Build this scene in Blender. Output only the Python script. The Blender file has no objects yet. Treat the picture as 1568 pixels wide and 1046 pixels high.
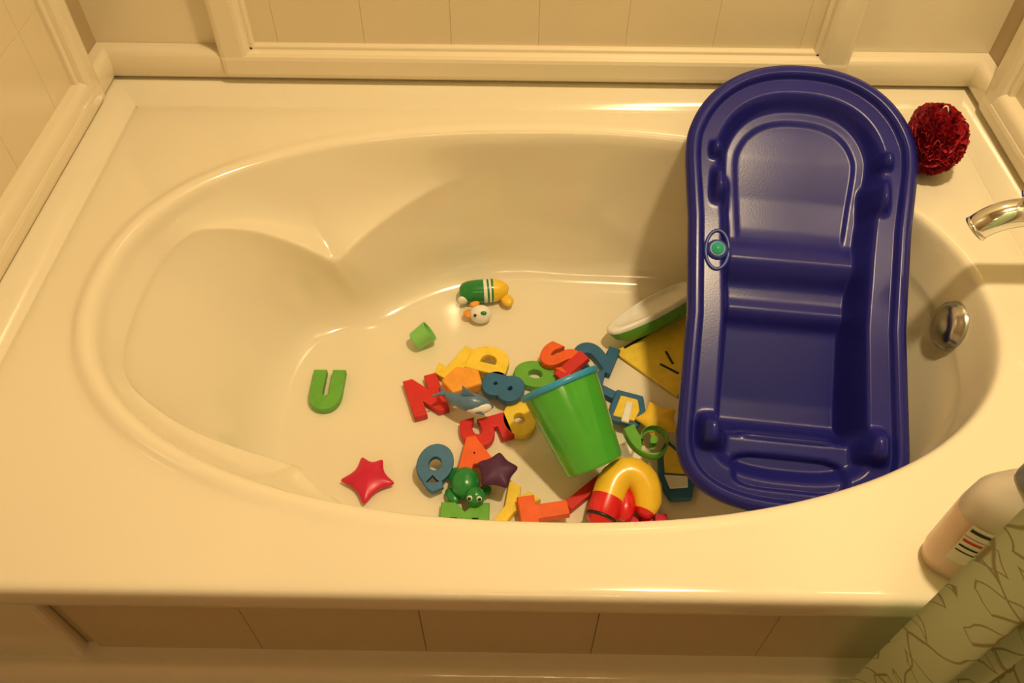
import bpy, bmesh, math, random
import numpy as np
from mathutils import Vector, Matrix, Euler
random.seed(4)
C = bpy.context.scene.collection
bpy.context.scene.view_settings.view_transform = 'Standard'
RZ = 0.5      # rim height
FZ = 0.17     # basin floor height

# ------------------------------------------------------------ materials
def mat(name, col, rough=0.4, metal=0.0, var=0.06, nscale=30, bump=0.0, bscale=200, coat=0.0, trans=0.0, sss=0.0, emit=0.0, spec=0.5):
    m = bpy.data.materials.new(name); m.use_nodes = True
    nt = m.node_tree; b = nt.nodes['Principled BSDF']
    b.inputs['Roughness'].default_value = rough
    b.inputs['Metallic'].default_value = metal
    b.inputs['Coat Weight'].default_value = coat
    b.inputs['Specular IOR Level'].default_value = spec
    b.inputs['Transmission Weight'].default_value = trans
    b.inputs['Subsurface Weight'].default_value = sss
    b.inputs['Subsurface Radius'].default_value = (0.01, 0.01, 0.01)
    tc = nt.nodes.new('ShaderNodeTexCoord')
    n = nt.nodes.new('ShaderNodeTexNoise'); n.inputs['Scale'].default_value = nscale
    n.inputs['Detail'].default_value = 3
    nt.links.new(tc.outputs['Object'], n.inputs['Vector'])
    r = nt.nodes.new('ShaderNodeValToRGB')
    r.color_ramp.elements[0].position = 0.3; r.color_ramp.elements[1].position = 0.7
    r.color_ramp.elements[0].color = tuple(c*(1-var) for c in col)+(1,)
    r.color_ramp.elements[1].color = tuple(min(1, c*(1+var)) for c in col)+(1,)
    nt.links.new(n.outputs['Fac'], r.inputs['Fac'])
    nt.links.new(r.outputs['Color'], b.inputs['Base Color'])
    if bump > 0:
        n2 = nt.nodes.new('ShaderNodeTexNoise'); n2.inputs['Scale'].default_value = bscale
        nt.links.new(tc.outputs['Object'], n2.inputs['Vector'])
        bp = nt.nodes.new('ShaderNodeBump'); bp.inputs['Strength'].default_value = bump
        bp.inputs['Distance'].default_value = 0.002
        nt.links.new(n2.outputs['Fac'], bp.inputs['Height'])
        nt.links.new(bp.outputs['Normal'], b.inputs['Normal'])
    if emit > 0:
        b.inputs['Emission Color'].default_value = (*col, 1)
        b.inputs['Emission Strength'].default_value = emit
    return m

M = {}
M['acrylic'] = mat('acrylic', (.83, .77, .61), .14, var=.012, nscale=3, coat=.35)
M['surround'] = mat('surround', (.78, .70, .53), .2, var=.012, nscale=3, coat=.2)
M['tile'] = mat('tile', (.71, .62, .44), .25, var=.02, nscale=6)
M['grout'] = mat('grout', (.66, .57, .39), .6)
M['paint'] = mat('wall_paint', (.44, .34, .20), .6, var=.02)
M['floor'] = mat('floor_tile', (.30, .17, .08), .45, var=.15, nscale=8)
M['navy'] = mat('navy_plastic', (.015, .016, .20), .26, var=.06, nscale=12, bump=.04, bscale=400, spec=.28)
M['navy2'] = mat('blue_plastic_dark', (.03, .05, .30), .35)
M['chrome'] = mat('chrome', (.80, .80, .80), .12, metal=1, var=.01)
M['chrome_dull'] = mat('chrome_dull', (.55, .54, .53), .22, metal=1, var=.03)
M['darkmetal'] = mat('dark_bore', (.03, .03, .035), .3, metal=.6)
M['loofah'] = mat('loofah_mesh', (.36, .006, .02), .6, var=.35, nscale=120)
foam = dict(rough=.5, bump=.25, bscale=700, var=.08, nscale=60)
M['green'] = mat('foam_green', (.13, .42, .05), **foam)
M['dgreen'] = mat('plastic_darkgreen', (.01, .19, .03), .3)
M['red'] = mat('foam_red', (.62, .02, .02), **foam)
M['orange'] = mat('foam_orange', (.80, .12, .02), **foam)
M['lorange'] = mat('foam_light_orange', (.85, .36, .04), **foam)
M['yellow'] = mat('foam_yellow', (.88, .65, .06), **foam)
M['blue'] = mat('foam_blue', (.02, .13, .29), **foam)
M['purple'] = mat('foam_purple', (.07, .012, .07), **foam)
M['crimson'] = mat('rubber_crimson', (.60, .01, .06), .35, var=.1)
M['bucket'] = mat('bucket_green', (.07, .42, .04), .22, var=.04, coat=.4)
M['bucketblue'] = mat('bucket_blue', (.03, .30, .58), .3)
M['cup'] = mat('cup_green', (.24, .62, .16), .3, sss=.2)
M['white'] = mat('toy_white', (.85, .85, .80), .35)
M['black'] = mat('toy_black', (.015, .013, .012), .35)
M['ryellow'] = mat('rubber_yellow', (.90, .60, .04), .3, coat=.2)
M['rred'] = mat('rubber_red', (.70, .012, .02), .3, coat=.2)
M['rgreen'] = mat('rubber_green', (.015, .23, .05), .25, coat=.2)
M['shark'] = mat('rubber_bluegrey', (.09, .19, .33), .3, coat=.2)
M['bottle'] = mat('bottle_plastic', (.88, .80, .68), .25, trans=.45, var=.03)
M['lotion'] = mat('bottle_pink', (.80, .58, .44), .28, trans=.15)
M['cap'] = mat('bottle_cap', (.22, .25, .32), .35)
M['label'] = mat('bottle_label', (.84, .76, .66), .4)
M['mint'] = mat('mint_plug', (.02, .35, .25), .35)
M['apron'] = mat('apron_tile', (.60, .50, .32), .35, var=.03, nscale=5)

# ------------------------------------------------------------ helpers
def obj(name, verts, faces, m, smooth=True, mats=None, fm=None, sub=0, bevel=0):
    me = bpy.data.meshes.new(name)
    me.from_pydata([tuple(v) for v in verts], [], faces)
    o = bpy.data.objects.new(name, me); C.objects.link(o)
    for k in (mats or [m]): me.materials.append(M[k] if isinstance(k, str) else k)
    if fm is not None:
        for p, i in zip(me.polygons, fm): p.material_index = i
    for p in me.polygons: p.use_smooth = smooth
    bm = bmesh.new(); bm.from_mesh(me); bmesh.ops.recalc_face_normals(bm, faces=bm.faces[:]); bm.to_mesh(me); bm.free()
    if bevel:
        b = o.modifiers.new('bev', 'BEVEL'); b.width = bevel; b.segments = 3; b.limit_method = 'ANGLE'
    if sub:
        s = o.modifiers.new('sub', 'SUBSURF'); s.levels = sub; s.render_levels = sub
    return o

def group(name, objs, loc):
    e = bpy.data.objects.new(name, None); C.objects.link(e)
    e.empty_display_size = .02
    e.location = loc
    for o in objs:
        o.parent = e
        o.matrix_parent_inverse = Matrix.Translation(-Vector(loc))
    return e

def box(name, lo, hi, m, bevel=0):
    x0, y0, z0 = lo; x1, y1, z1 = hi
    v = [(x0,y0,z0),(x1,y0,z0),(x1,y1,z0),(x0,y1,z0),(x0,y0,z1),(x1,y0,z1),(x1,y1,z1),(x0,y1,z1)]
    f = [(0,3,2,1),(4,5,6,7),(0,1,5,4),(1,2,6,5),(2,3,7,6),(3,0,4,7)]
    return obj(name, v, f, m, smooth=False, bevel=bevel)

def sweep(name, prof, path, m):
    """prof: (outward,z) ; outward is left of the travel direction; mitred"""
    n = len(path); V = []; F = []
    for i, p in enumerate(path):
        p = Vector(p)
        ns = []
        if i > 0:
            d = (p-Vector(path[i-1])).normalized(); ns.append(Vector((-d.y, d.x)))
        if i < n-1:
            d = (Vector(path[i+1])-p).normalized(); ns.append(Vector((-d.y, d.x)))
        if len(ns) == 2:
            b = (ns[0]+ns[1]); b = b/ (b.length_squared/2)
        else: b = ns[0]
        for (o_, z) in prof:
            V.append((p.x+b.x*o_, p.y+b.y*o_, z))
    k = len(prof)
    for i in range(n-1):
        for j in range(k-1):
            F.append((i*k+j, i*k+j+1, (i+1)*k+j+1, (i+1)*k+j))
    F.append(tuple(range(k))); F.append(tuple(range((n-1)*k, n*k)))
    o = obj(name, V, F, m)
    e = o.modifiers.new('es', 'EDGE_SPLIT'); e.split_angle = math.radians(38)
    return o

def frame3(t):
    t = t.normalized(); a = Vector((0,0,1)) if abs(t.z) < .9 else Vector((1,0,0))
    u = t.cross(a).normalized(); return u, u.cross(t).normalized()

def tube(name, pts, rad, mats, fmr=None, segs=20, flat=1.0, sub=1):
    pts = [Vector(p) for p in pts]; n = len(pts); V=[]; F=[]; FM=[]
    for i, p in enumerate(pts):
        t = pts[min(i+1,n-1)]-pts[max(i-1,0)]
        u, w = frame3(t)
        for k in range(segs):
            a = 2*math.pi*k/segs
            V.append(p+u*math.cos(a)*rad[i]+w*math.sin(a)*rad[i]*flat)
    for i in range(n-1):
        for k in range(segs):
            F.append((i*segs+k, i*segs+(k+1)%segs, (i+1)*segs+(k+1)%segs, (i+1)*segs+k))
            FM.append(fmr[i] if fmr else 0)
    F.append(tuple(range(segs))); FM.append(fmr[0] if fmr else 0)
    F.append(tuple(range((n-1)*segs, n*segs))); FM.append(fmr[-1] if fmr else 0)
    return obj(name, V, F, None, mats=mats, fm=FM, sub=sub)

def lathe(name, prof, m, origin, axis=(0,0,1), segs=40, mats=None, fmr=None, sx=1, sy=1, sub=0, split=None):
    ax = Vector(axis).normalized(); q = Vector((0,0,1)).rotation_difference(ax); o0 = Vector(origin)
    V=[]; F=[]; FM=[]
    for (r, z) in prof:
        for k in range(segs):
            a = 2*math.pi*k/segs
            V.append(o0+q@Vector((r*math.cos(a)*sx, r*math.sin(a)*sy, z)))
    for i in range(len(prof)-1):
        for k in range(segs):
            F.append((i*segs+k, i*segs+(k+1)%segs, (i+1)*segs+(k+1)%segs, (i+1)*segs+k)); FM.append(fmr[i] if fmr else 0)
    if prof[0][0] > 1e-6: F.append(tuple(range(segs))); FM.append(fmr[0] if fmr else 0)
    if prof[-1][0] > 1e-6: F.append(tuple(range((len(prof)-1)*segs, len(prof)*segs))); FM.append(fmr[-1] if fmr else 0)
    o = obj(name, V, F, m, mats=mats, fm=FM if mats else None, sub=sub)
    if split:
        e = o.modifiers.new('es', 'EDGE_SPLIT'); e.split_angle = math.radians(split)
    return o

def blob(name, loc, s, m, rot=(0,0,0)):
    bm = bmesh.new(); bmesh.ops.create_uvsphere(bm, u_segments=24, v_segments=14, radius=1)
    mt = Matrix.Translation(loc) @ Euler(rot).to_matrix().to_4x4() @ Matrix.Diagonal((*s, 1))
    bmesh.ops.transform(bm, matrix=mt, verts=bm.verts)
    me = bpy.data.meshes.new(name); bm.to_mesh(me); bm.free()
    me.materials.append(M[m])
    for p in me.polygons: p.use_smooth = True
    o = bpy.data.objects.new(name, me); C.objects.link(o); return o

def slab(name, pts, th, m, loc, rot=(0,0,0), bevel=.002):
    n = len(pts)
    V = [(x, y, -th/2) for x, y in pts]+[(x, y, th/2) for x, y in pts]
    F = [tuple(range(n))[::-1], tuple(range(n, 2*n))]+[(i, (i+1)%n, n+(i+1)%n, n+i) for i in range(n)]
    o = obj(name, V, F, m, smooth=False, bevel=bevel)
    o.location = loc; o.rotation_euler = rot
    return o

def letter(ch, m, x, y, z=FZ+.009, rz=0, tilt=(0,0), h=.082, w=.058, th=.015, off=.0068):
    cu = bpy.data.curves.new('t', 'FONT'); cu.body = ch; cu.size = .1
    cu.offset = off; cu.extrude = th/2-.002; cu.bevel_depth = .002; cu.bevel_resolution = 2
    cu.resolution_u = 8
    t = bpy.data.objects.new('tmp', cu); C.objects.link(t)
    bpy.context.view_layer.update()
    dg = bpy.context.evaluated_depsgraph_get()
    me = bpy.data.meshes.new_from_object(t.evaluated_get(dg))
    bpy.data.objects.remove(t); bpy.data.curves.remove(cu)
    co = np.array([v.co[:] for v in me.vertices]); lo = co.min(0); hi = co.max(0); c = (lo+hi)/2
    sx = w/(hi[0]-lo[0]); sy = h/(hi[1]-lo[1])
    for v in me.vertices:
        v.co = ((v.co.x-c[0])*sx, (v.co.y-c[1])*sy, v.co.z-c[2])
    me.materials.clear(); me.materials.append(M[m])
    o = bpy.data.objects.new('foam_letter', me); C.objects.link(o)
    o.location = (x, y, z); o.rotation_euler = (math.radians(tilt[0]), math.radians(tilt[1]), math.radians(rz))
    return o

def lerp(a, b, t): return a+(b-a)*t
def interp(x, xs, ys): return float(np.interp(x, xs, ys))
def sstep(a, b, x):
    t = np.clip((x-a)/(b-a), 0, 1); return t*t*(3-2*t)

# ------------------------------------------------------------ room
XL, XR, YB, YF = -.745, .825, .05, -2.3
box('wall_back', (XL-.1, YB, 0), (XR+.1, YB+.1, 2.4), 'surround')
box('wall_left', (XL-.1, YF, 0), (XL, YB, 2.4), 'paint')
box('wall_right', (XR, YF, 0), (XR+.1, YB, 2.4), 'paint')
box('wall_front', (XL-.1, YF-.1, 0), (XR+.1, YF, 2.4), 'paint')
box('floor', (XL-.1, YF-.1, -.1), (XR+.1, YB+.1, 0), 'floor')
box('ceiling', (XL-.1, YF-.1, 2.4), (XR+.1, YB+.1, 2.5), 'paint')

# ------------------------------------------------------------ bathtub
TX0, TX1, TY0, TY1 = -.695, .775, -.916, 0.0
def supe(cx, cy, a, b, n, th):
    c, s = math.cos(th), math.sin(th)
    return Vector((cx+a*math.copysign(abs(c)**(2/n), c), cy+b*math.copysign(abs(s)**(2/n), s)))
N = 240
rings = []
ths = [2*math.pi*(i+.5)/N for i in range(N)]
P0 = [supe(.044, -.443, .642, .379, 2.25, t) for t in ths]
P1 = [supe(.080, -.440, .490, .322, 2.8, t) for t in ths]
cen = Vector((.04, -.45))
nrm_in = []
for p in P0:
    u_ = (p.x-.044)/.642; v_ = (p.y+.443)/.379
    g_ = Vector((math.copysign(abs(u_)**1.25, u_)/.642, math.copysign(abs(v_)**1.25, v_)/.379)).normalized()
    nrm_in.append(-g_)
rect = []
for p in P0:
    d = p-cen
    s = min(((TX1 if d.x > 0 else TX0)-cen.x)/d.x if abs(d.x) > 1e-6 else 9, ((TY1 if d.y > 0 else TY0)-cen.y)/d.y if abs(d.y) > 1e-6 else 9)
    rect.append(cen+d*s)
for cx in (TX0, TX1):
    for cy in (TY0, TY1):
        i = min(range(N), key=lambda k: (rect[k]-Vector((cx, cy))).length)
        rect[i] = Vector((cx, cy))
def inset(p, e):
    return Vector((min(max(p.x, TX0+e), TX1-e), min(max(p.y, TY0+e), TY1-e)))
def addring(fn): rings.append([fn(i) for i in range(N)])
addring(lambda i: (*inset(rect[i], .03), RZ-.05))
addring(lambda i: (*rect[i], RZ-.048))
addring(lambda i: (*rect[i], RZ-.03))
addring(lambda i: (*rect[i], RZ-.006))
addring(lambda i: (*inset(rect[i], .006), RZ))
addring(lambda i: (*inset(rect[i], .02), RZ))
bead = [.007*float(1-sstep(-.48, -.10, P0[i].x)) for i in range(N)]
for i in range(N):
    bead[i] *= float(1-.75*sstep(.18, .30, P0[i].y+.443))
addring(lambda i: (*((P0[i]-nrm_in[i]*.040).lerp(inset(rect[i], .02), .4)), RZ))
addring(lambda i: (*(P0[i]-nrm_in[i]*.034), RZ))
addring(lambda i: (*(P0[i]-nrm_in[i]*.028), RZ+bead[i]*.15))
addring(lambda i: (*(P0[i]-nrm_in[i]*.018), RZ+.0005+bead[i]))
addring(lambda i: (*(P0[i]-nrm_in[i]*.006), RZ+.0005+bead[i]))
W = np.array([interp(P0[i].x, [-.575, -.50, -.39, -.12], [0, .030, .092, 0]) if abs(P0[i].y+.443) > .05 else 0 for i in range(N)])
ker = np.hanning(9); ker /= ker.sum()
W = np.convolve(np.concatenate([W[-4:], W, W[:4]]), ker, 'valid')
ker2 = np.hanning(31); ker2 /= ker2.sum()
WF = np.convolve(np.concatenate([W[-15:], W, W[:15]]), ker2, 'valid')
prof_all = []
for i in range(N):
    Lv = P1[i]-P0[i]; L = Lv.length; dr = Lv/L; x = P0[i].x; nn = nrm_in[i]
    w = float(W[i])
    ds = interp(x, [-.60, -.55, -.49, -.40, -.14, .0], [.06, .05, .09, .160, .100, .09])
    b = lambda d: max(.006, .006+(L-.052)*((d-.02)/.28))
    P = lambda inw, f, d: (P0[i]+dr*inw+nn*(w*f), d)
    pr = [P(.002, 0, .004-bead[i]*.4), P(.005, .01, .012), P(.008, .03, .024)]
    pr += [P(b(ds*.55), .20, ds*.55), P(b(ds*.84), .50, ds*.84), P(b(ds*.96), .84, ds*.96), P(b(ds), 1.0, ds+.0005), P(b(ds)+.0005, 1.02, ds+.007), P(b(ds+.02), 1.02, ds+.026)]
    s0, d0 = pr[-1]
    F1 = P1[i]+nn*(float(WF[i])*.72)
    for q in (.35, .7, .92):
        pr.append((s0.lerp(F1-dr*.03, q), lerp(d0, .305, q)))
    pr += [(F1-dr*.012, .316), (F1+dr*.014, .327), (F1+dr*.05, .33)]
    prof_all.append(pr)
for j in range(len(prof_all[0])):
    addring(lambda i: (*prof_all[i][j][0], RZ-prof_all[i][j][1]))
last = rings[-1]
fc = Vector((.06, -.44, FZ))
for q in (.4, .75, .95):
    rings.append([tuple(Vector(p).lerp(fc, q)) for p in last])
V = [v for r in rings for v in r]; F = []
for j in range(len(rings)-1):
    for i in range(N):
        F.append((j*N+i, j*N+(i+1)%N, (j+1)*N+(i+1)%N, (j+1)*N+i))
F.append(tuple(range((len(rings)-1)*N, len(rings)*N)))
basin = obj('basin', V, F, 'acrylic', sub=1)

path = [(TX0, TY0+.002), (TX0, TY1), (TX1, TY1), (TX1, TY0+.002)]
cove = sweep('ledge', [(-.006, RZ-.003), (-.003, RZ+.001), (.002, RZ+.004), (.026, RZ+.026), (.032, RZ+.029), (.0495, RZ+.030), (.0495, RZ-.003)], path, 'acrylic')
# apron
ap = []
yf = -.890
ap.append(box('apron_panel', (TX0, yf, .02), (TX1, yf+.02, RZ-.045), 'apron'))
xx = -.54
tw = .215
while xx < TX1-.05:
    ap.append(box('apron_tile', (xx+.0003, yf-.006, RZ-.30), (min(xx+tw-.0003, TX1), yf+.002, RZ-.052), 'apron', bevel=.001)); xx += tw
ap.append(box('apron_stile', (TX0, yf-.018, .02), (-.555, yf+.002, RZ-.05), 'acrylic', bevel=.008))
def yz_bar(name, prof, x0, x1, m):
    k = len(prof); V = [(x0, y, z) for y, z in prof]+[(x1, y, z) for y, z in prof]
    F = [(i, (i+1)%k, k+(i+1)%k, k+i) for i in range(k)]+[tuple(range(k)), tuple(range(k, 2*k))]
    o = obj(name, V, F, m); e = o.modifiers.new('es', 'EDGE_SPLIT'); e.split_angle = math.radians(50); return o
prof = [(-.885, .335), (-.905, .335), (-.918, .342), (-.930, .340), (-.940, .325), (-.944, .305), (-.943, .285), (-.935, .268), (-.926, .262), (-.922, .25), (-.922, .06), (-.885, .06)]
prof = [(y, z-.058) for y, z in prof]
ap.append(yz_bar('apron_moulding', prof, TX0, TX1, 'acrylic'))
# overflow plate
oc = (.662, -.442, .423)
disc = lathe('overflow_cover', [(0, .014), (.014, .0138), (.025, .0125), (.032, .009), (.034, .004), (.037, .003), (.039, -.004)], 'chrome_dull', oc, axis=(-1, 0, .2), split=60)
group('bathtub', [basin, cove, disc]+ap, (0.04, -.45, .3))

# ------------------------------------------------------------ surround
def halfround(z0, z1, depth, out=.0495, n=8):
    p = [(out, z0)]
    for k in range(n+1):
        a = math.pi*k/n
        c = math.copysign(abs(math.cos(a))**.6, math.cos(a)); s = math.sin(a)**.6
        p.append((out-depth*s, (z0+z1)/2-(z1-z0)/2*c))
    return p+[(out, z1)]
parts = [sweep('bullnose', halfround(.531, .590, .026), path, 'surround')]
def bar_box(name, axis, wall, a0, a1, z0, z1, dep, m='surround', bev=.012):
    if axis == 'b': return box(name, (a0, wall-dep, z0), (a1, wall, z1), m, bevel=bev)
    if axis == 'l': return box(name, (wall, a0, z0), (wall+dep, a1, z1), m, bevel=bev)
    return box(name, (wall-dep, a0, z0), (wall, a1, z1), m, bevel=bev)
def panel(axis, wall, a0, a1, z0, z1, fw, dep, tile=.152, seam=0, fz=None):
    L = []
    fz = fz or fw
    L.append(bar_box('frame_stile', axis, wall, a0, a0+fw, z0, z1, dep))
    L.append(bar_box('frame_stile', axis, wall, a1-fw, a1, z0, z1, dep))
    L.append(bar_box('frame_rail', axis, wall, a0, a1, z0, z0+fz, dep+.0015))
    L.append(bar_box('frame_rail', axis, wall, a0, a1, z1-fz, z1, dep+.0015))
    L.append(bar_box('frame_bead', axis, wall, a0+fw-.004, a0+fw+.008, z0+fz-.004, z1-fz, dep*.5, bev=.004))
    L.append(bar_box('frame_bead', axis, wall, a1-fw-.008, a1-fw+.004, z0+fz-.004, z1-fz, dep*.5, bev=.004))
    L.append(bar_box('frame_bead', axis, wall, a0+fw-.004, a1-fw+.004, z0+fz-.004, z0+fz+.008, dep*.5, bev=.004))
    L.append(bar_box('tile_bed', axis, wall, a0+fw*.5, a1-fw*.5, z0+fz*.5, z1-fz*.5, .003, 'grout', bev=0))
    lo, hi = a0+fw, a1-fw
    xs = [lo]; s = seam-tile*20
    while s < hi-.01:
        if s > lo+.01: xs.append(s)
        s += tile
    xs.append(hi)
    zs = [z0+fz]
    while zs[-1]+tile < z1-fz: zs.append(zs[-1]+tile)
    zs.append(z1-fz)
    for i in range(len(xs)-1):
        for j in range(len(zs)-1):
            L.append(bar_box('tile', axis, wall, xs[i]+.0003, xs[i+1]-.0003, zs[j]+.0003, zs[j+1]-.0003, .0040, 'tile', bev=.0008))
    return L
parts += panel('b', YB, -.525, .578, .538, 1.9, .055, .030, seam=.034, fz=.050)
parts += panel('l', XL, -.86, -.030, .5335, 1.9, .045, .0275, fz=.036)
parts += panel('r', XR, -.86, -.030, .5335, 1.9, .045, .0275, fz=.036)
group('shower_surround', parts, (.04, 0, 1.2))

# ------------------------------------------------------------ baby bathtub
foot = Vector((.402, -.700, RZ-.20)); head = Vector((.470, -.056, RZ+.125))
Vd = (head-foot); BL = Vd.length; Vd.normalize()
Ud = Vd.cross(Vector((0,0,1))).normalized(); Nd = Ud.cross(Vd).normalized()
def hw(v):
    base = np.interp(v, [0, .15, .4, .62, .82, 1], [.165, .165, .160, .168, .183, .184])
    f = 1.0
    if v < .15: f = max(0, 1-((.15-v)/.15)**2.6)**(1/2.6)
    if v > .74: f = max(0, 1-((v-.74)/.26)**2.25)**(1/2.25)
    return base*f
NV, NU = 240, 140
vs = [.5-.5*math.cos(math.pi*(k/(NV))) for k in range(NV+1)]
vs = [lerp(k/NV, c, .75) for k, c in enumerate(vs)]
outl = []
fine = [.5-.5*math.cos(math.pi*k/300) for k in range(301)]
for v in fine: outl.append((hw(v), v*BL))
for v in fine[::-1]: outl.append((-hw(v), v*BL))
outl = np.array(outl)
A = outl; B = np.roll(outl, -1, 0); AB = B-A; L2 = (AB**2).sum(1)+1e-12
pts = []
for v in vs:
    w = hw(v)
    for j in range(NU+1):
        s = -1+2*j/NU
        s = math.copysign(abs(s)**.85, s)
        pts.append((s*w, v*BL))
pts = np.array(pts)
dist = np.empty(len(pts))
for a in range(0, len(pts), 2000):
    P_ = pts[a:a+2000][:, None, :]
    t = np.clip(((P_-A[None])*AB[None]).sum(2)/L2[None], 0, 1)
    Q = A[None]+AB[None]*t[..., None]
    dist[a:a+2000] = np.sqrt(((P_-Q)**2).sum(2)).min(1)
vv = pts[:, 1]/BL; uu = pts[:, 0]
tv = np.linspace(0, 1, 1001)
th_ = np.interp(tv, [0, .155, .180, .20, .25, .415, .432, .445, .470, .505, .530, .552, .575, .60, .70, .80, .86, .93, 1],
                    [.036, .036, .098, .112, .112, .098, .082, .074, .079, .078, .058, .048, .052, .060, .056, .046, .042, .038, .036])
kk = np.hanning(27); kk /= kk.sum()
th_ = np.convolve(np.pad(th_, 13, mode='edge'), kk, 'valid')
hc = np.interp(vv, tv, th_)
g = .012*sstep(.012, .020, dist)
inner = np.interp(vv, [0, .15, .2, .45, .6, 1], [.044, .050, .054, .052, .050, .044])
wall = sstep(0, 1, (dist-inner+.004)/.024)
hgt = -(g+(hc-.012)*wall)
hgt = hgt-.004*sstep(.078, .088, dist)*sstep(.58, .64, vv)
def bump(u0, v0, su, sv, amp):
    global hgt
    hgt = hgt+amp*np.exp(-(((uu-u0)/su)**4+((vv-v0)*BL/sv)**4))
for sgn in (-1, 1):
    bump(sgn*.122, .700, .014, .024, .026)
    bump(sgn*.132, .785, .010, .012, .020)
    bump(sgn*.116, .150, .019, .022, .034)
q = ((uu/.082)**4+((vv-.082)*BL/.027)**4)
hgt = hgt-.012*(1-sstep(.7, 1.35, q))
q = ((uu/.075)**4+((vv-.165)*BL/.010)**4)
hgt = hgt+.010*(1-sstep(.3, 1.35, q))
hgt = hgt-.004*(1-sstep(0, .006, dist))
VV = []
for (u, y), h in zip(pts, hgt):
    VV.append(foot+Ud*float(u)+Vd*float(y)+Nd*float(h))
FF = []
for i in range(NV):
    for j in range(NU):
        a = i*(NU+1)+j; FF.append((a, a+1, a+NU+2, a+NU+1))
shell = obj('shell', VV, FF, 'navy')
bmx = bmesh.new(); bmx.from_mesh(shell.data); bmesh.ops.remove_doubles(bmx, verts=bmx.verts, dist=1e-5); bmesh.ops.recalc_face_normals(bmx, faces=bmx.faces[:]); 
bmx.to_mesh(shell.data); bmx.free()
for p in shell.data.polygons: p.use_smooth = True
sd = shell.modifiers.new('sol', 'SOLIDIFY'); sd.thickness = .003; sd.offset = 0
SV = []; n = len(outl)
keep = [i for i in range(0, n, 3)]
o2 = outl[keep]; n2 = len(o2)
cn = o2.mean(0)
for (dx, hh) in ((0, -.003), (.004, -.006), (.004, -.020), (.001, -.020), (.0005, -.008)):
    nx = np.roll(o2, -1, 0)-np.roll(o2, 1, 0); ln = np.sqrt((nx**2).sum(1))+1e-9; nrm = np.stack([nx[:, 1], -nx[:, 0]], 1)/ln[:, None]
    for p, nn in zip(o2, nrm):
        s = 1 if np.dot(nn, p-cn) > 0 else -1
        c = p+nn*s*dx
        SV.append(foot+Ud*float(c[0])+Vd*float(c[1])+Nd*hh)
SF = []
for r in range(4):
    for i in range(n2): SF.append((r*n2+i, r*n2+(i+1)%n2, (r+1)*n2+(i+1)%n2, (r+1)*n2+i))
skirt = obj('rim_skirt', SV, SF, 'navy')
pc = foot+Ud*(-.124)+Vd*(.548*BL)+Nd*(-.016)
plugs = [lathe('plug_collar', [(.011, .012), (.014, .012), (.017, .006), (.017, 0)], 'navy2', pc, axis=Nd),
         lathe('drain_plug', [(0, .015), (.004, .015), (.005, .013), (.010, .014), (.011, .008)], 'mint', pc, axis=Nd)]
ringp = [pc+Ud*(.018*math.cos(a))+Vd*(.032*math.sin(a))+Nd*.006 for a in [2*math.pi*k/40 for k in range(41)]]
plugs.append(tube('plug_rim', ringp, [.003]*41, ['navy2'], segs=8, sub=0))
group('baby_bathtub', [shell, skirt]+plugs, tuple((foot+head)/2))

# ------------------------------------------------------------ faucet
fy = -.420
fz = .632
cr = []
XW = XR-.0045
pts_ = [(XW, fy, fz), (.80, fy, fz), (.76, fy, fz+.002), (.70, fy, fz+.002), (.670, fy, fz-.003), (.652, fy, fz-.011), (.641, fy, fz-.021), (.634, fy, fz-.030), (.6335, fy, fz-.0305)]
cr.append(tube('spout', pts_, [.025, .022, .020, .020, .020, .020, .019, .0185, .018], ['chrome'], segs=28))
dirn = Vector((-.62, 0, -.78)).normalized()
cr.append(lathe('spout_bore', [(.0185, -.003), (.0195, .003), (.0180, .004), (.0155, .0035), (0, .001)], None, (.6345, fy, fz-.030), axis=dirn, mats=['chrome', 'darkmetal'], fmr=[0, 0, 0, 1]))
cr.append(lathe('escutcheon', [(.045, 0), (.045, .004), (.03, .012), (.024, .014)], 'chrome', (XW, fy, fz), axis=(-1, 0, 0)))
cr.append(lathe('diverter_knob', [(.006, 0), (.006, .008), (.011, .012), (.012, .018), (.008, .023), (0, .024)], 'chrome', (.680, fy, fz+.015)))
group('bathtub_faucet', cr, (.75, fy, fz))

# ------------------------------------------------------------ loofah
LV = []; LF = []
lc = Vector((.674, -.156, RZ+.057)); LR = .056
for r in range(50):
    ax = Vector((random.gauss(0,1), random.gauss(0,1), random.gauss(0,1))).normalized()
    u, w = frame3(ax); R = .046+random.random()*.012; fr = random.randint(6, 11); ph = random.random()*6
    base = len(LV); K = 64; off = random.uniform(-.020, .020)
    for rr in (.25, .6, .85, 1.0):
        for k in range(K):
            a = 2*math.pi*k/K
            amp = .010*rr*rr
            p = u*math.cos(a)*R*rr*(1+.05*math.sin(3*a+ph))+w*math.sin(a)*R*rr+ax*(off+amp*math.sin(fr*a+ph)+.004*rr*math.sin(2.3*fr*a))
            if p.length > LR: p = p.normalized()*LR*(1+.04*math.sin(fr*a*2))
            p.z = max(p.z, -.054)
            if p.x < -.020: p.x = -.020+(p.x+.020)*.35
            p.x *= .92; p.y *= 1.06
            LV.append(lc+p)
    for q_ in range(3):
        for k in range(K): LF.append((base+q_*K+k, base+q_*K+(k+1)%K, base+(q_+1)*K+(k+1)%K, base+(q_+1)*K+k))
lo = obj('ruffles', LV, LF, 'loofah')
cord = tube('cord', [lc+Vector((-.008, 0, .050)), lc+Vector((-.006, .0, .062)), lc+Vector((.000, .0, .064)), lc+Vector((.004, -.004, .050))], [.0018]*4, ['white'], segs=8)
group('loofah', [lo, cord], tuple(lc))

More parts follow.
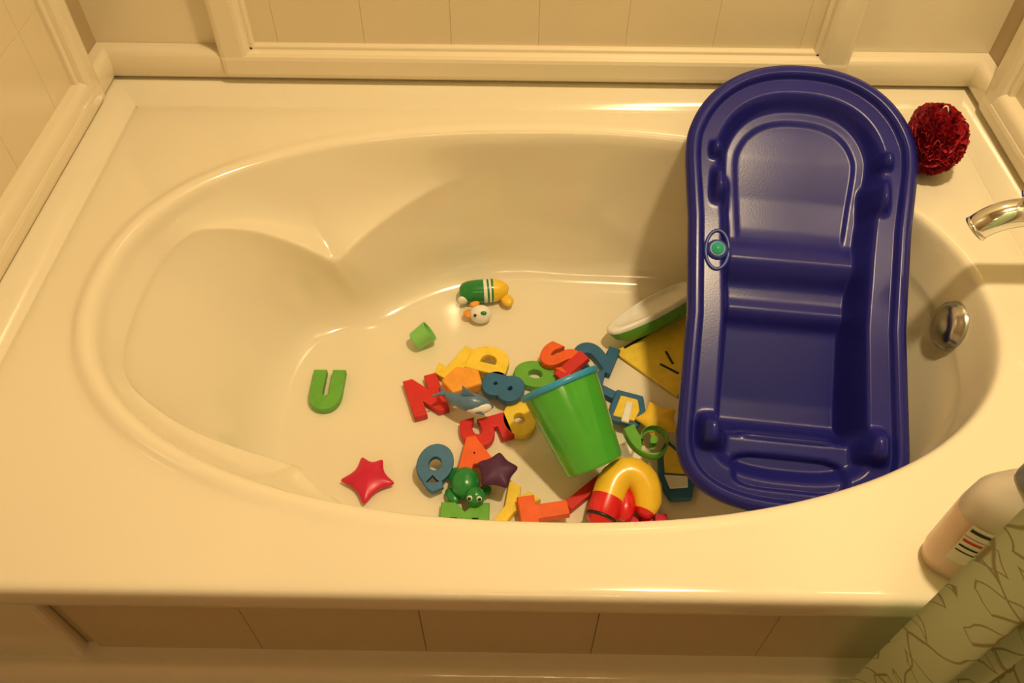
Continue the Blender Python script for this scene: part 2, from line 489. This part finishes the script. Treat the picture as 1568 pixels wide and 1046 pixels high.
# ------------------------------------------------------------ lotion bottle
bx, by = .514, -.862
SX, SY = 1.45, .92
bp = [(.0, .0), (.030, .0), (.036, .004), (.038, .02), (.038, .11), (.036, .135), (.028, .152), (.016, .162), (.013, .166), (.013, .170)]
bb = [lathe('body', [(r, z) for r, z in bp], None, (bx, by, RZ+.0015), mats=['lotion', 'bottle'], fmr=[0,0,0,0,1,1,1,1,1], sx=SX, sy=SY)]
bb.append(lathe('cap', [(.0, .198), (.018, .198), (.021, .195), (.0225, .166), (0, .166)], 'cap', (bx, by, RZ+.0015)))
LV=[];LF=[]
for j in range(2):
    for k in range(13):
        a = math.radians(lerp(210, 320, k/12)); LV.append((bx+.0388*SX*math.cos(a), by+.0388*SY*math.sin(a), RZ+.045+j*.070))
for k in range(12): LF.append((k, k+1, 14+k, 13+k))
bb.append(obj('label', LV, LF, 'label'))
for q_, (zz, a0, a1, mm, hh) in enumerate([(.104, 213, 248, 'black', .005), (.094, 211, 265, 'rred', .001), (.085, 213, 243, 'rred', .004), (.075, 213, 236, 'black', .003), (.066, 213, 245, 'black', .002)]):
    LV=[];LF=[]
    for j in range(2):
        for k in range(9):
            a = math.radians(lerp(a0, a1, k/8)); LV.append((bx+.0392*SX*math.cos(a), by+.0392*SY*math.sin(a), RZ+zz+j*hh))
    for k in range(8): LF.append((k, k+1, 10+k, 9+k))
    bb.append(obj('label_print', LV, LF, mm))
group('lotion_bottle', bb, (bx, by, RZ+.1))

# ------------------------------------------------------------ shower curtain
cm = bpy.data.materials.new('curtain_fabric'); cm.use_nodes = True
nt = cm.node_tree; b = nt.nodes['Principled BSDF']; b.inputs['Roughness'].default_value = .75
uvn = nt.nodes.new('ShaderNodeUVMap')
nz = nt.nodes.new('ShaderNodeTexNoise'); nz.inputs['Scale'].default_value = 9
nt.links.new(uvn.outputs['UV'], nz.inputs['Vector'])
mixv = nt.nodes.new('ShaderNodeMix'); mixv.data_type = 'VECTOR'; mixv.inputs[0].default_value = .06
nt.links.new(uvn.outputs['UV'], mixv.inputs[4]); nt.links.new(nz.outputs['Color'], mixv.inputs[5])
def lines(rot, sc, off, e0, e1):
    mp = nt.nodes.new('ShaderNodeMapping'); mp.inputs['Rotation'].default_value = (0, 0, rot); mp.inputs['Scale'].default_value = sc
    nt.links.new(mixv.outputs[1], mp.inputs['Vector'])
    vo = nt.nodes.new('ShaderNodeTexVoronoi'); vo.feature = 'DISTANCE_TO_EDGE'; vo.inputs['Scale'].default_value = 1
    vo.inputs['Randomness'].default_value = .8
    nt.links.new(mp.outputs[0], vo.inputs['Vector'])
    sb = nt.nodes.new('ShaderNodeMath'); sb.operation = 'SUBTRACT'; sb.inputs[1].default_value = off
    nt.links.new(vo.outputs['Distance'], sb.inputs[0])
    ab = nt.nodes.new('ShaderNodeMath'); ab.operation = 'ABSOLUTE'; nt.links.new(sb.outputs[0], ab.inputs[0])
    mr = nt.nodes.new('ShaderNodeMapRange'); mr.inputs[1].default_value = e0; mr.inputs[2].default_value = e1
    nt.links.new(ab.outputs[0], mr.inputs[0]); return mr.outputs[0]
l1 = lines(.75, (15, 26, 1), .15, .008, .022)
l2 = lines(.2, (6, 7, 1), 0.0, .004, .010)
mn = nt.nodes.new('ShaderNodeMath'); mn.operation = 'MINIMUM'; nt.links.new(l1, mn.inputs[0]); nt.links.new(l2, mn.inputs[1])
rp = nt.nodes.new('ShaderNodeValToRGB')
rp.color_ramp.elements[0].color = (.38, .38, .22, 1); rp.color_ramp.elements[1].color = (.66, .80, .56, 1)
nt.links.new(mn.outputs[0], rp.inputs['Fac']); nt.links.new(rp.outputs['Color'], b.inputs['Base Color'])
M['curtain'] = cm
NX, NZ = 200, 60
V=[];F=[];UV=[]
for j in range(NZ+1):
    z = lerp(.12, 1.98, j/NZ)
    s = 0; pv = None
    for i in range(NX+1):
        u = i/NX
        x = .400+.386*u+.008*math.sin(z*2+u*9)
        y = -.978+.022*math.sin(u*2*math.pi*6.5+.5*math.sin(z*1.3)+1.2)+.005*math.sin(u*31+z*3)
        p = Vector((x, y, z))
        if pv is not None: s += math.hypot(p.x-pv.x, p.y-pv.y)
        pv = p; V.append(p); UV.append((s, z))
for j in range(NZ):
    for i in range(NX):
        a = j*(NX+1)+i; F.append((a, a+1, a+NX+2, a+NX+1))
cur = obj('fabric', V, F, 'curtain')
uvl = cur.data.uv_layers.new(name='UVMap')
for lp in cur.data.loops: uvl.data[lp.index].uv = UV[lp.vertex_index]
group('shower_curtain', [cur], (.6, -.985, 1.0))
rod = tube('pole', [(XL, -.985, 2.03), (0, -.985, 2.03), (XR, -.985, 2.03)], [.0125]*3, ['chrome'], sub=0)
rr_ = [rod]
for k in range(7):
    cx_ = .41+k*.060
    rr_.append(tube('ring', [(cx_, -.985+.026*math.cos(a), 2.018+.030*math.sin(a)) for a in [2*math.pi*q_/20 for q_ in range(21)]], [.0018]*21, ['chrome'], segs=8, sub=0))
group('shower_curtain_rod', rr_, (0, -.985, 2.03))

# ------------------------------------------------------------ toys
Z1 = FZ+.009; Z2 = FZ+.025; Z3 = FZ+.041
letter('U', 'green', -.335, -.403, Z1, 0, h=.088, w=.058, off=.010)
letter('N', 'red', -.157, -.412, Z1, 20, h=.084, w=.062, off=.009)
letter('J', 'yellow', -.106, -.338, Z1, -32, h=.084, w=.054, off=.010)
letter('D', 'yellow', -.046, -.342, Z2, 75, h=.075, w=.060)
letter('8', 'blue', -.020, -.402, Z2, 68, h=.078, w=.058, off=.005)
letter('O', 'green', .038, -.362, Z1, 80, h=.078, w=.060, off=.009)
letter('S', 'orange', .085, -.335, Z2, 60, h=.078, w=.058, off=.0035)
letter('2', 'blue', .148, -.316, Z1, 68, h=.080, w=.062, off=.0045)
letter('5', 'red', -.048, -.484, Z1, -70, h=.086, w=.062, off=.0035)
letter('A', 'orange', -.064, -.543, Z2, 12, h=.070, w=.072, off=.009)
letter('Q', 'blue', -.130, -.567, Z2, -22, tilt=(12, 10), h=.080, w=.060, off=.009)
letter('O', 'yellow', .010, -.460, Z1, 10, h=.072, w=.058, off=.009)
letter('6', 'green', .216, -.529, Z3+.016, 75, tilt=(0, 8), h=.076, w=.066, off=.004)
letter('I', 'red', .120, -.600, Z1, -48, h=.085, w=.018)
letter('M', 'green', -.076, -.660, Z1, 0, h=.070, w=.078, off=.009)
letter('Y', 'yellow', -.004, -.634, Z1, -35, h=.084, w=.062, off=.009)
letter('T', 'orange', .050, -.646, Z2, 100, h=.078, w=.060, off=.010)
letter('L', 'red', .112, -.366, Z2+.004, -50, tilt=(14, 0), h=.065, w=.050)
letter('E', 'crimson', .215, -.666, Z1, 95, h=.066, w=.046)
letter('K', 'blue', .160, -.385, Z1, 20, h=.065, w=.05)
slab('foam_block', [(-.032, -.024), (.026, -.028), (.038, .004), (.006, .028), (-.034, .012)], .022, 'lorange', (-.094, -.396, Z2+.010), (0, .15, .6), .004)

def puff_star(name, m, loc, arms, r, rz=0, th=.012):
    """arms: list of (angle_deg, radius)"""
    n = len(arms); V=[(0,0,th*1.1),(0,0,-th*.9)];F=[]
    ring = []
    for k in range(n):
        a, R = arms[k]; a2, R2 = arms[(k+1)%n]
        if a2 < a: a2 += 360
        gap = (a2-a)/72
        ring.append((math.radians(a), R, .64, .7)); ring.append((math.radians((a+a2)/2), r*(1.15 if gap < .8 else 1), .6, .7))
    m2 = 2*n
    for a, R, f1, f2 in ring: V.append((R*math.cos(a), R*math.sin(a), 0))
    for a, R, f1, f2 in ring: V.append((R*f1*math.cos(a), R*f1*math.sin(a), th*.75))
    for a, R, f1, f2 in ring: V.append((R*f2*math.cos(a), R*f2*math.sin(a), -th*.8))
    for k in range(m2):
        k2 = (k+1)%m2
        F += [(0, 2+m2+k, 2+m2+k2), (2+k, 2+k2, 2+m2+k2, 2+m2+k), (2+k, 2+2*m2+k, 2+2*m2+k2, 2+k2), (1, 2+2*m2+k2, 2+2*m2+k)]
    o = obj(name, V, F, m, sub=2); o.location = loc; o.rotation_euler = (0, 0, rz); return o
reg = lambda R: [(72*k, R) for k in range(5)]
puff_star('toy_starfish', 'crimson', (-.238, -.580, FZ+.0105), [(-92, .072), (-12, .066), (62, .058), (112, .062), (186, .068)], .022, th=.009)
puff_star('toy_starfish', 'ryellow', (.246, -.474, FZ+.038), reg(.056), .022, .6, th=.010)
puff_star('toy_flower', 'purple', (-.026, -.584, FZ+.046), reg(.048), .024, .2)

lathe('toy_cup', [(0, -.015), (.016, -.016), (.018, -.014), (.0205, .019), (.0185, .019), (.0160, -.010), (0, -.010)], 'cup', (-.174, -.284, FZ+.0235), axis=(.75, .35, .45), split=40)

# bucket
Bc = Vector((.131, -.583, .230)); Oc = Vector((.072, -.472, .305)); bax = (Oc-Bc); bl = bax.length
bk = [lathe('pail', [(0, 0), (.044, 0), (.047, .002), (.0485, .006), (.0635, bl-.004), (.066, bl-.003), (.066, bl+.001), (.0625, bl+.001), (.046, .008), (0, .006)], None, Bc, axis=bax, segs=56, mats=['bucket', 'bucketblue'], fmr=[0,0,0,0,0,0,1,1,1], split=50)]
bk.append(lathe('rim_band', [(.0655, bl-.008), (.0672, bl-.006), (.0672, bl+.002), (.0645, bl+.003)], 'bucketblue', Bc, axis=bax, segs=56))
group('toy_bucket', bk, tuple((Bc+Oc)/2))

# turtle
gz = FZ
fr = [blob('shell', (-.078, -.592, gz+.021), (.024, .028, .020), 'rgreen'),
      blob('head', (-.060, -.620, gz+.026), (.016, .016, .015), 'rgreen'),
      blob('eye', (-.068, -.629, gz+.036), (.0045,)*3, 'white'), blob('eye', (-.053, -.630, gz+.036), (.0045,)*3, 'white'),
      blob('pupil', (-.0685, -.6315, gz+.0385), (.003,)*3, 'black'), blob('pupil', (-.0525, -.6325, gz+.0385), (.003,)*3, 'black'),
      blob('flipper', (-.098, -.612, gz+.012), (.010, .016, .007), 'rgreen', (0, 0, .6)), blob('flipper', (-.046, -.602, gz+.010), (.010, .014, .007), 'rgreen', (0, 0, -.6)),
      blob('flipper', (-.098, -.570, gz+.010), (.010, .014, .006), 'rgreen', (0, 0, -.6))]
group('toy_turtle', fr, (-.075, -.60, gz+.02))

# dolphin
z = FZ+.045
dpts = [(-.122, -.432, z+.004), (-.112, -.437, z), (-.095, -.445, z+.001), (-.078, -.450, z+.003), (-.060, -.452, z+.001), (-.045, -.454, z-.003), (-.034, -.455, z-.004)]
dl = [tube('body', dpts[::-1], [.002, .010, .0165, .018, .014, .008, .003], ['shark'], segs=16),
      slab('tail_fin', [(0, 0), (.022, .020), (.012, .0), (.022, -.018)], .005, 'shark', (-.115, -.434, z+.004), (.3, 0, 2.8), .002),
      slab('dorsal_fin', [(-.010, 0), (.012, 0), (-.010, .020)], .005, 'shark', (-.078, -.447, z+.018), (1.2, 0, .0), .002),
      slab('flipper', [(-.006, 0), (.010, 0), (-.012, .026)], .005, 'shark', (-.070, -.460, z-.004), (.3, 0, 3.6), .002),
      blob('belly', (-.062, -.458, z-.001), (.024, .012, .012), 'white')]
group('toy_dolphin', dl, (-.078, -.45, z))

# duck figurine with green jersey
z = FZ+.025
dk = [tube('body', [(-.110, -.172, z), (-.106, -.172, z), (-.095, -.170, z), (-.078, -.168, z), (-.060, -.166, z), (-.056, -.166, z), (-.052, -.165, z), (-.048, -.165, z), (-.044, -.164, z), (-.036, -.164, z), (-.024, -.164, z), (-.014, -.168, z-.002)],
           [.010, .017, .022, .0235, .0235, .0235, .0235, .0235, .0235, .022, .019, .010],
           ['rgreen', 'white', 'ryellow'], fmr=[0,0,0,0,1,0,1,0,2,2,2], segs=24),
      blob('foot', (-.016, -.182, z-.008), (.012, .016, .008), 'ryellow', (0, 0, .5)),
      blob('wing', (-.102, -.188, z-.004), (.010, .006, .010), 'white'),
      blob('head', (-.066, -.222, FZ+.019), (.021, .018, .0185), 'white'),
      blob('beak', (-.089, -.219, FZ+.016), (.011, .010, .006), 'lorange', (0, .1, -.2)),
      blob('crest', (-.078, -.207, FZ+.032), (.010, .006, .004), 'lorange', (0, 0, .4)),
      blob('eye', (-.076, -.234, FZ+.029), (.003,)*3, 'black'), blob('badge', (-.060, -.232, FZ+.0335), (.006, .004, .003), 'rgreen', (.6, 0, 0))]
group('rubber_duck', dk, (-.066, -.19, z))

# boat
def boat():
    L_, W_ = .105, .036
    V=[];F=[];FM=[]
    levels = [(.72, -.030, 0), (.92, -.018, 0), (1.0, -.004, 0), (1.03, 0, 0), (1.03, .006, 1), (.97, .009, 1), (.85, .010, 1), (.80, .003, 1), (.4, .003, 1)]
    K = 40
    for s, h, _ in levels:
        for k_ in range(K):
            a = 2*math.pi*k_/K; c_, s_ = math.cos(a), math.sin(a)
            V.append((L_*s*math.copysign(abs(c_)**.7, c_), W_*s*math.copysign(abs(s_)**.6, s_)*(1-.35*max(0, -c_)), h))
    for r in range(len(levels)-1):
        for k_ in range(K): F.append((r*K+k_, r*K+(k_+1)%K, (r+1)*K+(k_+1)%K, (r+1)*K+k_)); FM.append(levels[r+1][2] if r != 3 else 1)
    F.append(tuple(range(K))); FM.append(0); F.append(tuple(range((len(levels)-1)*K, len(levels)*K))); FM.append(1)
    o = obj('hull', V, F, None, mats=['green', 'white'], fm=FM)
    o.location = (.262, -.226, FZ+.045); o.rotation_euler = (math.radians(-28), 0, math.radians(36))
    return o
hull = boat()
group('toy_boat', [hull], (.262, -.226, FZ+.045))
sl = [slab('sail', [(.188, -.298), (.196, -.312), (.292, -.402), (.335, -.330), (.345, -.215), (.330, -.212)], .006, 'yellow', (0, 0, FZ+.006), (0, 0, 0), .002)]
for (x0, y0, x1, y1) in [(.205, -.293, .262, -.252), (.268, -.330, .300, -.352), (.282, -.300, .292, -.330)]:
    d = Vector((x1-x0, y1-y0)).normalized(); nn = Vector((-d.y, d.x))*.0022
    sl.append(slab('slot', [(x0+nn.x, y0+nn.y), (x0-nn.x, y0-nn.y), (x1-nn.x, y1-nn.y), (x1+nn.x, y1+nn.y)], .002, 'black', (0, 0, FZ+.009), (0, 0, 0), 0))
group('toy_sail', sl, (.27, -.3, FZ+.006))

bs = [slab('base', [(-.030, -.034), (.026, -.034), (.034, .0), (.022, .034), (-.026, .034)], .012, 'blue', (.196, -.444, FZ+.024), (0, 0, -.3), .003),
      slab('inset', [(-.020, -.024), (.018, -.024), (.022, .0), (.014, .022), (-.016, .022)], .006, 'yellow', (.196, -.446, FZ+.031), (0, 0, -.3), .002),
      slab('mast', [(-.006, -.034), (.008, -.034), (.006, .01), (-.006, .01)], .006, 'white', (.198, -.446, FZ+.035), (0, 0, -.3), .002)]
group('foam_boat', bs, (.196, -.444, FZ+.024))
bs = [slab('base', [(-.014, -.055), (.020, -.056), (.036, -.02), (.026, .03), (.004, .060), (-.018, .03), (-.026, -.02)], .012, 'blue', (.264, -.558, FZ+.009), (0, 0, .1), .003),
      slab('stripe', [(-.012, -.040), (.018, -.040), (.022, -.02), (-.016, -.014)], .004, 'white', (.264, -.554, FZ+.016), (0, 0, .1), .001),
      slab('cabin', [(-.014, -.010), (.022, -.016), (.018, .022), (.003, .042), (-.010, .020)], .005, 'yellow', (.264, -.554, FZ+.016), (0, 0, .1), .001)]
group('foam_boat', bs, (.264, -.558, FZ+.01))

# yellow & red squirt toy (arched)
z = FZ+.031
ar = [tube('body', [(.133, -.674, z-.002), (.136, -.664, z), (.143, -.646, z+.004), (.150, -.628, z+.008), (.158, -.604, z+.014), (.170, -.590, z+.016), (.187, -.584, z+.018), (.205, -.592, z+.014), (.215, -.610, z+.008), (.215, -.630, z+.002), (.208, -.645, z-.002), (.203, -.652, z-.004)],
           [.012, .022, .025, .026, .027, .028, .029, .029, .027, .024, .017, .008],
           ['rred', 'ryellow', 'black'], fmr=[0, 0, 0, 1, 1, 1, 1, 1, 1, 1, 0], segs=22),
      tube('leg', [(.180, -.604, z), (.180, -.625, z-.002), (.176, -.648, z-.004), (.172, -.660, z-.006)], [.012, .018, .018, .008], ['rred'], segs=18),
      tube('band', [(.1375, -.660, z+.001), (.1390, -.656, z+.002)], [.0240, .0248], ['black'], segs=22, sub=0)]
group('toy_squirt_parrot', ar, (.175, -.62, z))

# ------------------------------------------------------------ lights
def area(name, loc, size, power, col, rot=(0,0,0)):
    l = bpy.data.lights.new(name, 'AREA'); l.shape = 'DISK'; l.size = size; l.energy = power; l.color = col
    o = bpy.data.objects.new(name, l); C.objects.link(o); o.location = loc; o.rotation_euler = rot; return o
warm = (1.0, .75, .42)
la = area('ceiling_lamp_light', (.48, -.60, 2.365), .14, 28, warm)
hs = lathe('housing', [(.11, 0), (.11, -.012), (.095, -.018), (.085, -.010), (.085, 0)], 'chrome', (.48, -.60, 2.399))
group('ceiling_lamp', [la, hs], (.48, -.60, 2.38))
M['bulb'] = mat('bulb_glow', (1.0, .74, .41), .3, emit=24, var=0)
vb = [box('backplate', (-.32, YF, 1.98), (.42, YF+.03, 2.10), 'chrome', bevel=.005)]
for k in range(4):
    vb.append(blob('bulb', (-.22+k*.18, YF+.10, 2.04), (.05,)*3, 'bulb'))
    vb.append(lathe('socket', [(.02, 0), (.02, .04)], 'chrome', (-.22+k*.18, YF+.028, 2.04), axis=(0, 1, 0)))
group('vanity_light', vb, (.05, YF+.05, 2.04))
w = bpy.data.worlds.new('World'); bpy.context.scene.world = w; w.use_nodes = True
w.node_tree.nodes['Background'].inputs[0].default_value = (1, .7, .4, 1); w.node_tree.nodes['Background'].inputs[1].default_value = .1

# ------------------------------------------------------------ camera
cam = bpy.data.cameras.new('Camera'); cam.sensor_width = 36; cam.lens = 36*1265/1568
cam.clip_start = .02
co = bpy.data.objects.new('Camera', cam); C.objects.link(co)
R = Matrix.Rotation(math.radians(.30), 4, 'Z') @ Matrix.Rotation(math.radians(40), 4, 'X') @ Matrix.Rotation(math.radians(.55), 4, 'Z')
co.matrix_world = Matrix.Translation((0, -1.28, RZ+.87)) @ R
bpy.context.scene.camera = co
